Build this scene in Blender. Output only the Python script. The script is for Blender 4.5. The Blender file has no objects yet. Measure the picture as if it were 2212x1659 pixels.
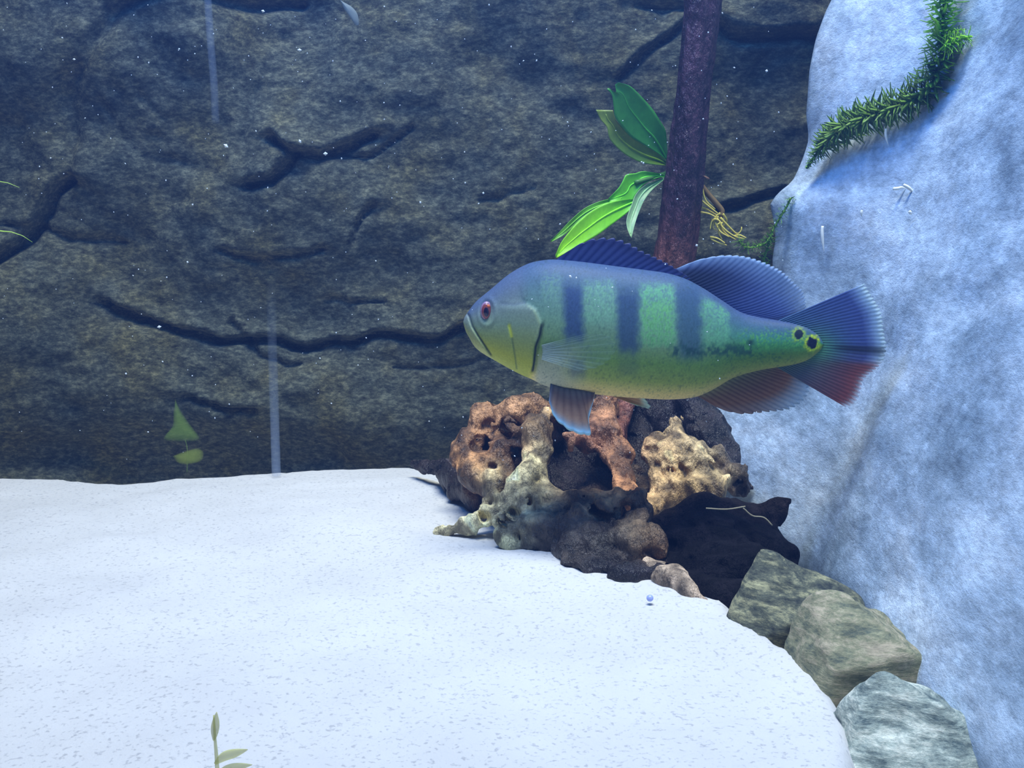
import bpy, math, random, heapq
import numpy as np
from mathutils import Vector, Matrix

random.seed(7); np.random.seed(7)
S = bpy.context.scene
COL = S.collection

# ------------------------------------------------------------------ camera
W, H = 2212.0, 1659.0
FPX = 2372.0
CAMZ = 0.25
PITCH = math.radians(8.6)
cam = bpy.data.cameras.new('camera'); camo = bpy.data.objects.new('camera', cam); COL.objects.link(camo)
camo.location = (0, 0, CAMZ); camo.rotation_euler = (math.pi/2 - PITCH, 0, 0)
cam.sensor_width = 36.0; cam.lens = 36.0*FPX/W; cam.clip_start = 0.01
S.camera = camo

def P(px, py, Y):
    """point of the place seen at a pixel of the photograph, at distance Y from the viewer"""
    u = (px - W/2)/FPX; v = (H/2 - py)/FPX
    c, s = math.cos(PITCH), math.sin(PITCH)
    dy = c + v*s; dz = -s + v*c
    t = Y/dy
    return np.array((u*t, Y, CAMZ + dz*t))

def Pn(px, py, Y):
    px = np.asarray(px, float); py = np.asarray(py, float)
    u = (px - W/2)/FPX; v = (H/2 - py)/FPX
    c, s = math.cos(PITCH), math.sin(PITCH)
    dy = c + v*s; dz = -s + v*c
    t = Y/dy
    return np.stack([u*t, np.broadcast_to(Y, px.shape)+0*px, CAMZ + dz*t], -1)

def ground(px, py, z=0.0):
    v = (H/2 - py)/FPX
    c, s = math.cos(PITCH), math.sin(PITCH)
    t = (z - CAMZ)/(-s + v*c)
    return P(px, py, t*(c + v*s))

# ------------------------------------------------------------------ world and light
world = bpy.data.worlds.new('world'); S.world = world; world.use_nodes = True
nt = world.node_tree; nt.nodes.clear()
wo = nt.nodes.new('ShaderNodeOutputWorld'); bg = nt.nodes.new('ShaderNodeBackground')
bg.inputs[0].default_value = (0.55, 0.72, 1.0, 1); bg.inputs[1].default_value = 0.32
nt.links.new(bg.outputs[0], wo.inputs[0])
# the water: thin bluish haze everywhere
vs = nt.nodes.new('ShaderNodeVolumeScatter'); vs.inputs['Color'].default_value = (0.16, 0.36, 1.0, 1)
vs.inputs['Density'].default_value = 0.12; vs.inputs['Anisotropy'].default_value = 0.2
nt.links.new(vs.outputs[0], wo.inputs[1])

def area(name, loc, target, sx, sy, power, col):
    l = bpy.data.lights.new(name, 'AREA'); l.shape = 'RECTANGLE'; l.size = sx; l.size_y = sy
    l.energy = power; l.color = col
    o = bpy.data.objects.new(name, l); COL.objects.link(o); o.location = loc
    d = Vector(target) - Vector(loc); o.rotation_euler = d.to_track_quat('-Z', 'Y').to_euler()
    return o
lamp = area('hood_lamp', (0.04, 0.48, 1.90), (0.0, 0.90, 0.0), 1.0, 0.55, 13.5, (0.84, 0.92, 1.0)); lamp.data.spread = math.radians(85)
area('added_blue_light', (-0.1, 0.62, 0.82), (0.10, 0.85, 0.15), 1.0, 0.25, 6.8, (0.06, 0.28, 1.0))  # unseen blue light added to tint the upper water, wall and boulder

S.view_settings.view_transform = 'Standard'; S.view_settings.look = 'None'
S.view_settings.gamma = 1.0; S.view_settings.exposure = 0.0
S.view_settings.use_curve_mapping = False

# ------------------------------------------------------------------ helpers
def lin(c):
    c = np.asarray(c, float)/255.0
    return np.where(c <= 0.04045, c/12.92, ((c+0.055)/1.055)**2.4)

def hash3(i, j, k, seed):
    n = (i*374761393 + j*668265263 + k*2147483647 + seed*1274126177) & 0x7fffffff
    n = ((n ^ (n >> 13))*1274126177) & 0x7fffffff
    n = ((n ^ (n >> 16))*668265263) & 0x7fffffff
    return ((n >> 8) & 0xffff)/65535.0

def noise3(x, y, z, seed=0):
    x, y, z = np.broadcast_arrays(np.asarray(x, float), np.asarray(y, float), np.asarray(z, float))
    xi = np.floor(x).astype(np.int64); yi = np.floor(y).astype(np.int64); zi = np.floor(z).astype(np.int64)
    fx = x-xi; fy = y-yi; fz = z-zi
    fx = fx*fx*(3-2*fx); fy = fy*fy*(3-2*fy); fz = fz*fz*(3-2*fz)
    r = 0
    for a in (0, 1):
        for b in (0, 1):
            for c in (0, 1):
                w = (fx if a else 1-fx)*(fy if b else 1-fy)*(fz if c else 1-fz)
                r = r + w*hash3(xi+a, yi+b, zi+c, seed)
    return r*2-1

def fbm(x, y, z, octv=4, seed=0, gain=0.5):
    r = 0; a = 1.0; f = 1.0
    for o in range(octv):
        r = r + a*noise3(x*f+o*17.3, y*f-o*9.1, z*f+o*5.7, seed+o); a *= gain; f *= 2.03
    return r

def sstep(a, b, x):
    t = np.clip((x-a)/(b-a), 0, 1); return t*t*(3-2*t)

def new_mesh(name, V, F, mat, smooth=True, colors=None):
    me = bpy.data.meshes.new(name)
    V = np.asarray(V, float)
    me.from_pydata(V.tolist(), [], F.tolist() if hasattr(F, 'tolist') else F)
    if smooth: me.polygons.foreach_set('use_smooth', [True]*len(me.polygons))
    if colors is not None:
        at = me.color_attributes.new('Col', 'FLOAT_COLOR', 'POINT')
        c = np.asarray(colors, float)
        if c.shape[1] == 3: c = np.hstack([c, np.ones((len(c), 1))])
        at.data.foreach_set('color', c.astype(np.float32).ravel())
    if mat is not None: me.materials.append(mat)
    me.update()
    return me

def add(name, V, F, mat, parent=None, smooth=True, colors=None, origin=None):
    V = np.asarray(V, float)
    if parent is not None:
        root = parent
        off = np.zeros(3)
        while root is not None:
            off += np.array(root.location); root = root.parent
        V = V - off; loc = (0, 0, 0)
    else:
        if origin is None:
            origin = np.array([V[:, 0].mean(), V[:, 1].mean(), V[:, 2].min()])
        V = V - np.asarray(origin); loc = tuple(origin)
    o = bpy.data.objects.new(name, new_mesh(name, V, F, mat, smooth, colors)); COL.objects.link(o)
    o.location = loc
    if parent is not None: o.parent = parent
    return o

def empty(name, loc):
    o = bpy.data.objects.new(name, None); COL.objects.link(o); o.location = tuple(loc); o.empty_display_size = 0.02
    return o

def tag(o, label=None, cat=None, group=None, kind=None):
    if label: o['label'] = label
    if cat: o['category'] = cat
    if group: o['group'] = group
    if kind: o['kind'] = kind
    return o

def surfnets(F, o, h):
    Sg = F < 0
    nx, ny, nz = F.shape
    cells = (nx-1, ny-1, nz-1)
    acc = np.zeros(cells+(3,)); cnt = np.zeros(cells)
    corners = [(i, j, k) for i in (0, 1) for j in (0, 1) for k in (0, 1)]
    def sl(c): return F[c[0]:nx-1+c[0], c[1]:ny-1+c[1], c[2]:nz-1+c[2]]
    for a in corners:
        for ax in range(3):
            if a[ax]: continue
            b = list(a); b[ax] = 1
            fa = sl(a); fb = sl(tuple(b)); m = (fa < 0) != (fb < 0)
            t = np.where(m, fa/np.where(m, fa-fb, 1), 0)
            for d in range(3):
                acc[..., d] += np.where(m, a[d] + (t if d == ax else 0), 0)
            cnt += m
    act = cnt > 0
    idx = -np.ones(cells, np.int64); idx[act] = np.arange(act.sum())
    ci = np.argwhere(act)
    V = np.asarray(o) + h*(ci + acc[act]/cnt[act][:, None])
    faces = []
    for ax in range(3):
        o1, o2 = [(1, 2), (2, 0), (0, 1)][ax]
        s0 = [slice(1, -1)]*3; s1 = [slice(1, -1)]*3
        s0[ax] = slice(0, -1); s1[ax] = slice(1, None)
        a = Sg[tuple(s0)]; b = Sg[tuple(s1)]
        m = np.argwhere(a != b)
        if len(m) == 0: continue
        base = m.copy()
        for q in range(3):
            if q != ax: base[:, q] += 1
        sign = a[tuple(m.T)]
        def cell(d1, d2):
            c = base.copy(); c[:, o1] += d1; c[:, o2] += d2
            return idx[tuple(c.T)]
        q = np.stack([cell(-1, -1), cell(0, -1), cell(0, 0), cell(-1, 0)], 1)
        q[~sign] = q[~sign][:, ::-1]
        faces.append(q)
    return V, np.concatenate(faces)

def gridfaces(nr, nc, closed=False):
    r = np.arange(nr-1)[:, None]; c = np.arange(nc if closed else nc-1)[None, :]
    c2 = (c+1) % nc
    return np.stack([r*nc+c, r*nc+c2, (r+1)*nc+c2, (r+1)*nc+c], -1).reshape(-1, 4)

def resample(pts, n):
    pts = np.asarray(pts, float)
    # Catmull-Rom through the points, then even spacing
    p = np.vstack([2*pts[0]-pts[1], pts, 2*pts[-1]-pts[-2]])
    out = []
    for i in range(1, len(p)-2):
        for t in np.linspace(0, 1, 12, endpoint=False):
            a, b, c, d = p[i-1], p[i], p[i+1], p[i+2]
            out.append(0.5*((2*b)+(-a+c)*t+(2*a-5*b+4*c-d)*t*t+(-a+3*b-3*c+d)*t**3))
    out.append(p[-2]); out = np.array(out)
    L = np.concatenate([[0], np.cumsum(np.linalg.norm(np.diff(out, axis=0), axis=1))])
    q = np.linspace(0, L[-1], n)
    return np.stack([np.interp(q, L, out[:, k]) for k in range(out.shape[1])], 1)

def tube(pts, radii, sides=8, ridge=None):
    pts = np.asarray(pts, float); n = len(pts)
    radii = np.broadcast_to(np.asarray(radii, float), (n,))
    T = np.gradient(pts, axis=0); T /= np.linalg.norm(T, axis=1)[:, None]+1e-12
    ref = np.array([0.3, 1.0, 0.2]); ref /= np.linalg.norm(ref)
    A = np.cross(T, ref); bad = np.linalg.norm(A, axis=1) < 1e-3
    A[bad] = np.cross(T[bad], [1, 0, 0]); A /= np.linalg.norm(A, axis=1)[:, None]
    B = np.cross(T, A)
    ang = np.linspace(0, 2*math.pi, sides, endpoint=False)
    R = radii[:, None]*np.ones(sides)
    if ridge is not None: R = R*ridge(np.arange(n)[:, None]/(n-1), ang[None, :])
    V = pts[:, None, :] + R[..., None]*(np.cos(ang)[None, :, None]*A[:, None, :] + np.sin(ang)[None, :, None]*B[:, None, :])
    F = gridfaces(n, sides, True).tolist()
    V = V.reshape(-1, 3)
    F.append(list(range(sides))[::-1]); F.append([ (n-1)*sides+k for k in range(sides)])
    return V, F

# ------------------------------------------------------------------ materials
def nodes_of(name):
    m = bpy.data.materials.new(name); m.use_nodes = True
    t = m.node_tree; b = t.nodes['Principled BSDF']
    return m, t, b

def ramp(t, fac, stops):
    r = t.nodes.new('ShaderNodeValToRGB')
    while len(r.color_ramp.elements) < len(stops): r.color_ramp.elements.new(0.5)
    for e, (p, c) in zip(r.color_ramp.elements, stops): e.position = p; e.color = (*c, 1)
    t.links.new(fac, r.inputs[0]); return r.outputs[0]

def noise(t, scale, detail=4, rough=0.6, vec=None, stretch=None, rot=None, dist=0.0):
    n = t.nodes.new('ShaderNodeTexNoise'); n.inputs['Scale'].default_value = scale
    n.inputs['Detail'].default_value = detail; n.inputs['Roughness'].default_value = rough
    n.inputs['Distortion'].default_value = dist
    tc = t.nodes.new('ShaderNodeTexCoord'); src = tc.outputs['Object']
    if stretch or rot:
        mp = t.nodes.new('ShaderNodeMapping')
        if stretch: mp.inputs['Scale'].default_value = stretch
        if rot: mp.inputs['Rotation'].default_value = rot
        t.links.new(src, mp.inputs[0]); src = mp.outputs[0]
    t.links.new(src, n.inputs['Vector'])
    return n.outputs[0]

def bump(t, b, h, strength=0.5, dist=0.002):
    n = t.nodes.new('ShaderNodeBump'); n.inputs['Strength'].default_value = strength; n.inputs['Distance'].default_value = dist
    t.links.new(h, n.inputs['Height']); t.links.new(n.outputs[0], b.inputs['Normal'])

def mixc(t, fac, a, b, mode='MIX'):
    m = t.nodes.new('ShaderNodeMix'); m.data_type = 'RGBA'; m.blend_type = mode
    for s, v in ((m.inputs[0], fac), (m.inputs[6], a), (m.inputs[7], b)):
        if hasattr(v, 'is_output'): t.links.new(v, s)
        elif isinstance(v, (int, float)): s.default_value = v
        else: s.default_value = (*v, 1)
    return m.outputs[2]

def plain(name, col, rough=0.5, alpha=1.0, trans=0.0, spec=0.5):
    m, t, b = nodes_of(name)
    n = noise(t, 60, 3)
    c = ramp(t, n, [(0.3, tuple(0.85*x for x in col)), (0.7, tuple(min(1, 1.1*x) for x in col))])
    t.links.new(c, b.inputs['Base Color']); b.inputs['Roughness'].default_value = rough
    b.inputs['Specular IOR Level'].default_value = spec
    b.inputs['Alpha'].default_value = alpha
    return m

def attr_mat(name, rough=0.5, spec=0.3, speck=None, alpha=False, bumps=None, trans=0.0):
    m, t, b = nodes_of(name)
    a = t.nodes.new('ShaderNodeAttribute'); a.attribute_name = 'Col'
    c = a.outputs['Color']
    if speck:
        sc, lo, hi = speck
        r = ramp(t, noise(t, sc, 3, 0.7), [(0.3, (lo,)*3), (0.7, (hi,)*3)])
        c = mixc(t, 1.0, c, r, 'MULTIPLY')
    t.links.new(c, b.inputs['Base Color']); b.inputs['Roughness'].default_value = rough
    b.inputs['Specular IOR Level'].default_value = spec
    if alpha: t.links.new(a.outputs['Alpha'], b.inputs['Alpha'])
    if bumps: bump(t, b, noise(t, bumps[0], 4, 0.65, stretch=bumps[3] if len(bumps) > 3 else None), bumps[1], bumps[2])
    return m

# sand
mSand, t, b = nodes_of('white_sand')
n1 = ramp(t, noise(t, 330, 2, 0.6), [(0.31, (0.46, 0.46, 0.455)), (0.43, (0.65, 0.645, 0.62))])
n2 = ramp(t, noise(t, 9, 4, 0.6), [(0.3, (0.88, 0.88, 0.88)), (0.7, (1, 1, 1))])
t.links.new(mixc(t, 1.0, n1, n2, 'MULTIPLY'), b.inputs['Base Color']); b.inputs['Roughness'].default_value = 0.9
b.inputs['Specular IOR Level'].default_value = 0.1
bump(t, b, noise(t, 260, 4, 0.7), 0.35, 0.0015)

# rock wall
mWall, t, b = nodes_of('moulded_rock')
g = noise(t, 210, 6, 0.8, stretch=(0.6, 1, 1.2), rot=(0, 0.25, 0))
l = noise(t, 14, 4, 0.6)
c1 = ramp(t, g, [(0.30, (0.012, 0.011, 0.009)), (0.5, (0.066, 0.073, 0.055)), (0.70, (0.215, 0.22, 0.155))])
c2 = ramp(t, l, [(0.3, (0.70, 0.78, 0.85)), (0.5, (1.0, 1.0, 0.92)), (0.7, (1.22, 1.08, 0.70))])
t.links.new(mixc(t, 1.0, c1, c2, 'MULTIPLY'), b.inputs['Base Color']); b.inputs['Roughness'].default_value = 0.85
b.inputs['Specular IOR Level'].default_value = 0.15
bump(t, b, noise(t, 120, 6, 0.75), 0.5, 0.003)

# pale boulder
mBoulder, t, b = nodes_of('pale_rock')
g = noise(t, 13, 8, 0.68, stretch=(1, 0.4, 0.75), dist=0.4)
g2 = noise(t, 42, 6, 0.75, stretch=(1, 0.4, 0.85))
c0 = ramp(t, g2, [(0.32, (0.62,)*3), (0.68, (1.18,)*3)])
c1 = ramp(t, g, [(0.34, (0.24, 0.33, 0.42)), (0.46, (0.42, 0.54, 0.66)), (0.56, (0.57, 0.70, 0.83)), (0.68, (0.74, 0.84, 0.93))])
c1 = mixc(t, 1.0, c1, c0, 'MULTIPLY')
c2 = ramp(t, noise(t, 170, 4, 0.75, stretch=(1, 0.45, 0.9)), [(0.3, (0.70,)*3), (0.7, (1.2,)*3)])
t.links.new(mixc(t, 1.0, c1, c2, 'MULTIPLY'), b.inputs['Base Color']); b.inputs['Roughness'].default_value = 0.95
b.inputs['Specular IOR Level'].default_value = 0.1
bump(t, b, noise(t, 140, 6, 0.8, stretch=(1, 0.45, 0.9)), 0.6, 0.003)

mWood = attr_mat('driftwood', 0.40, 0.5, (110, 0.25, 1.6), bumps=(190, 1.0, 0.006, (1, 1, 0.4)))
mLog = attr_mat('black_wood', 0.75, 0.12, (110, 0.25, 1.6), bumps=(190, 1.0, 0.006, (1, 1, 0.4)))
mFish = attr_mat('fish_skin', 0.55, 0.2, (700, 0.82, 1.15), bumps=(500, 0.12, 0.0006))
mFin = attr_mat('fish_fin', 0.5, 0.3, (300, 0.9, 1.1), alpha=True)
mLeaf = attr_mat('leaf_green', 0.45, 0.35, (120, 0.85, 1.12))
mSpeckle = plain('pale_speck', (0.7, 0.78, 0.85), 0.6)

def stone_mat(name, lo, mid, hi, rot):
    m, t, b = nodes_of(name)
    g = noise(t, 55, 7, 0.8, stretch=(0.6, 0.7, 2.6), rot=rot, dist=0.15)
    c1 = ramp(t, g, [(0.38, lo), (0.5, mid), (0.62, hi)])
    c2 = ramp(t, noise(t, 200, 3, 0.7), [(0.3, (0.75,)*3), (0.7, (1.15,)*3)])
    t.links.new(mixc(t, 1.0, c1, c2, 'MULTIPLY'), b.inputs['Base Color']); b.inputs['Roughness'].default_value = 0.8
    bump(t, b, g, 0.7, 0.004)
    return m

# ------------------------------------------------------------------ back wall
WY = 1.125
wx0, wx1, wz0, wz1, wh = -0.86, 0.66, -0.07, 0.62, 0.0036
cracks = [  # pixel polylines, half width, depth
    ([(215,650),(300,690),(400,715),(520,748),(600,745),(660,758),(760,735),(810,712),(860,722),(950,730),(1010,700),(1070,675)], 9, 0.024),
    ([(590,300),(640,325),(700,345),(740,330),(770,312),(810,285)], 10, 0.024),
    ([(720,345),(800,335),(850,310),(890,280)], 6, 0.010),
    ([(535,400),(590,396),(625,365),(640,330)], 12, 0.024),
    ([(545,410),(530,300),(545,190)], 12, 0.005),
    ([(150,395),(110,435),(70,490),(30,540),(-40,600)], 13, 0.028),
    ([(140,400),(150,280),(165,180),(200,105),(260,45),(330,-5)], 26, 0.014),
    ([(330,0),(400,-8),(480,-5),(560,2),(640,-5)], 16, 0.022),
    ([(470,545),(540,556),(620,545),(690,538)], 7, 0.012),
    ([(800,440),(772,485),(760,530)], 9, 0.010),
    ([(1335,165),(1400,115),(1455,80),(1500,40)], 10, 0.016),
    ([(1540,48),(1600,72),(1680,85),(1790,78)], 12, 0.022),
    ([(1560,455),(1620,442),(1690,420)], 9, 0.018),
    ([(395,868),(470,895),(540,890)], 9, 0.016),
    ([(1370,5),(1430,15),(1480,20)], 8, 0.012),
    ([(1050,430),(1100,405),(1160,400)], 8, 0.006),
    ([(300,180),(360,240)], 12, 0.004),
    ([(230,230),(300,330),(400,345)], 12, 0.004),
    ([(860,810),(960,800),(1060,770)], 7, 0.006),
    ([(700,640),(820,650)], 6, 0.008),
    ([(0,490),(120,500),(260,520)], 8, 0.008),
    ([(490,700),(560,780),(640,785)], 9, 0.010),
]
nxw = int((wx1-wx0)/wh)+1; nzw = int((wz1-wz0)/wh)+1
X, Z = np.meshgrid(wx0+np.arange(nxw)*wh, wz0+np.arange(nzw)*wh)
def segdist(X, Z, pts):
    best = np.full(X.shape, 9.0); side = np.zeros(X.shape)
    for (a, b) in zip(pts[:-1], pts[1:]):
        d = b-a; L2 = d@d
        t = np.clip(((X-a[0])*d[0]+(Z-a[1])*d[1])/L2, 0, 1)
        qx = X-(a[0]+t*d[0]); qz = Z-(a[1]+t*d[1]); dd = np.hypot(qx, qz)
        m = dd < best; best = np.where(m, dd, best); side = np.where(m, qz, side)
    return best, side
wob = 0.006*fbm(X*22, Z*22, 0, 3, 5); wob2 = 0.006*fbm(X*22, Z*22, 9, 3, 6)
relief = 0.028*fbm(X*5.2, Z*6.5, 0, 3, 11) + 0.004*fbm(X*14, Z*20, 1, 3, 12) + 0.0025*fbm(X*48, Z*70, 2, 3, 13)
crackmask = np.zeros(X.shape)
pxm = WY/FPX
for pts, w, dep in cracks:
    pp = np.array([P(x, y, WY)[[0, 2]] for x, y in pts])
    d, side = segdist(X+wob, Z+wob2, pp)
    w = w*pxm
    relief -= 0.7*dep*np.exp(-(d/(w*0.85))**2)
    relief += dep*0.40*np.exp(-(d/(w*3.2))**2)*sstep(-0.2*w, 1.2*w, side)     # proud lip over the crack
    crackmask = np.maximum(crackmask, np.exp(-(d/(w*0.8))**2))
relief -= 0.03*sstep(0.05, -0.01, Z)              # the foot is set back
YW = WY - relief
# split the relief into its separate stones along the cracks
step = 4
cm = crackmask[::step, ::step]; nz_, nx_ = cm.shape
seeds_px = [(330,420),(700,190),(350,600),(760,560),(300,820),(800,860),(1150,300),(1000,620),(1600,250),(1300,60),(60,250),(1150,800),(600,375),(1620,560),(-300,500),(-260,120),(2000,300),(60,640),(900,60)]
lab = -np.ones(cm.shape, int); dist = np.full(cm.shape, 1e9); hp = []
jit = 1+0.7*fbm(X[::step, ::step]*30, Z[::step, ::step]*30, 4, 2, 44)
for k, (x, y) in enumerate(seeds_px):
    q = P(x, y, WY); i = int(np.clip((q[2]-wz0)/wh/step, 0, nz_-1)); j = int(np.clip((q[0]-wx0)/wh/step, 0, nx_-1))
    dist[i, j] = 0; lab[i, j] = k; heapq.heappush(hp, (0.0, i, j, k))
while hp:
    d, i, j, k = heapq.heappop(hp)
    if d > dist[i, j]: continue
    for di, dj in ((1,0),(-1,0),(0,1),(0,-1)):
        a, b_ = i+di, j+dj
        if 0 <= a < nz_ and 0 <= b_ < nx_:
            nd = d + max(0.3, jit[a, b_]) + 40*cm[a, b_]
            if nd < dist[a, b_]:
                dist[a, b_] = nd; lab[a, b_] = k; heapq.heappush(hp, (nd, a, b_, k))
Vw = np.stack([X, YW, Z], -1).reshape(-1, 3)
gx = np.gradient(YW, wh, axis=1); gz = np.gradient(YW, wh, axis=0)
Nw = np.stack([gx, -np.ones_like(gx), gz], -1).reshape(-1, 3); Nw /= np.linalg.norm(Nw, axis=1)[:, None]
Fw = gridfaces(nzw, nxw)
fr = np.repeat(np.arange(nzw-1), nxw-1); fc = np.tile(np.arange(nxw-1), nzw-1)
flab = lab[np.minimum(fr//step, nz_-1), np.minimum(fc//step, nx_-1)]
wall = empty('wall_back', (0, WY, 0)); tag(wall, 'dark olive brown rock relief wall with deep cracks behind the fish', kind='structure')
for k in range(len(seeds_px)):
    f = Fw[flab == k]
    if len(f) == 0: continue
    u, inv = np.unique(f, return_inverse=True)
    o = add('rock_face', Vw[u], inv.reshape(f.shape), mWall, wall)
    o.data.normals_split_custom_set_from_vertices(Nw[u].tolist())
# flat backing behind the relief
bk = np.array([(x, y, z) for y in (WY+0.09, WY+0.11) for z in (wz0, wz1) for x in (wx0, wx1)])
BF = [[0,1,3,2],[4,6,7,5],[0,4,5,1],[2,3,7,6],[0,2,6,4],[1,5,7,3]]
add('backing_panel', bk, BF, plain('black_panel', (0.01, 0.012, 0.015), 0.7), wall, smooth=False)

def wall_y(x, z):
    i = int(np.clip((z-wz0)/wh, 0, nzw-1)); j = int(np.clip((x-wx0)/wh, 0, nxw-1)); return YW[i, j]

# left side panel (outside the frame)
sl = np.array([(x, y, z) for y in (0.02, WY) for z in (wz0, wz1) for x in (wx0-0.01, wx0)])
tag(add('wall_left', sl, BF, plain('dark_side', (0.03, 0.04, 0.06), 0.4), None, smooth=False), 'dark left side panel of the tank', kind='structure')

# ------------------------------------------------------------------ sand bed
edge_px = [(-900,1030),(-300,1032),(0,1033),(120,1034),(190,1042),(260,1046),(330,1040),(380,1033),(480,1030),(540,1024),(620,1020),(700,1014),(800,1012),(880,1009),(1000,1030),(1200,1030),(2200,1030)]
ex = []; ey = []
for x, y in edge_px:
    q = ground(x, y); ex.append(q[0]); ey.append(q[1])
sh = 0.006
xs = np.arange(-0.86, 0.66, sh); ys = np.concatenate([np.arange(0.05, 0.98, sh), np.arange(0.98, WY+0.06, 0.0025)])
X, Y = np.meshgrid(xs, ys)
E = np.interp(X, ex, ey)
def sand_z(X, Y):
    z = 0.004*fbm(X*7, Y*9, 0, 3, 31) + 0.0012*fbm(X*30, Y*36, 0, 2, 33)
    return z*sstep(0, 0.08, np.interp(X, ex, ey)-Y)
rline = np.array([ground(x, y)[:2] for x, y in ((1560,1325),(1640,1372),(1722,1428),(1770,1490),(1795,1540),(1800,1659),(1790,1900),(1780,2600))])
rx_at = lambda Y: np.interp(Y, rline[::-1, 1], rline[::-1, 0])
Zs = sand_z(X, Y) - 0.05*sstep(-0.004, 0.05, Y-E) + 0.0005*fbm(X*200, Y*200, 0, 1, 35)
Zs = Zs - 0.035*sstep(0.002, 0.030, X-rx_at(Y))*sstep(0.96, 0.86, Y)
Vs = np.stack([X, Y, Zs], -1).reshape(-1, 3)
fl = add('floor', Vs, gridfaces(len(ys), len(xs)), mSand, origin=(0, 0.6, 0)); tag(fl, 'bed of fine white sand with tiny dark grains', kind='structure')

# ------------------------------------------------------------------ pale boulder on the right
bo = [(1795,-60),(1785,0),(1760,60),(1725,220),(1712,300),(1674,395),(1632,440),(1638,520),(1630,620),(1590,760),(1545,860),(1520,910),(1500,980)]
bz = []; bx = []
for x, y in bo:
    q = P(x, y, 1.035); bx.append(q[0]); bz.append(q[2])
bx = np.array(bx[::-1]); bz = np.array(bz[::-1])
BASEZ = -0.03
def boulder_f(x, y, z):
    back = np.interp(z, bz, bx)
    front = 0.224 + 0.31*np.maximum(z, 0)
    k = sstep(1.02, 0.80, y)
    xl = back*(1-k) + front*k
    n = 0.007*fbm(x*7, y*4, z*5, 2, 51) + 0.0024*fbm(x*34, y*16, z*26, 3, 52)
    d1 = (xl - x)*0.93 + n
    d2 = y - 1.045 + n; d3 = 0.12 - y; d4 = z - 0.60; d5 = BASEZ - z; d6 = x - 0.63
    # rounded meeting of the left face with the back face
    r = 0.05
    a = np.maximum(d1 + r, 0); b_ = np.maximum(d2 + r, 0)
    m = np.minimum(np.maximum(d1, d2), -r) + np.hypot(a, b_)
    return np.maximum.reduce([m, d3, d4, d5, d6])
h = 0.0065
gx = np.arange(0.09, 0.65, h); gy = np.arange(0.10, 1.09, h); gz = np.arange(BASEZ-0.02, 0.63, h)
G = np.meshgrid(gx, gy, gz, indexing='ij')
Vb, Fb = surfnets(boulder_f(*G), (gx[0], gy[0], gz[0]), h)
bl = add('boulder', Vb, Fb, mBoulder)
tag(bl, 'huge pale bluish white rough boulder filling the right side', 'boulder')

def hit(fn, px, py, y0=0.4, y1=1.1, default=0.9):
    ys_ = np.linspace(y0, y1, 300)
    pts = np.array([P(px, py, y) for y in ys_])
    f = fn(pts[:, 0], pts[:, 1], pts[:, 2])
    i = np.argmax(f < 0)
    return ys_[i] if f[i] < 0 else default

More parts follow.
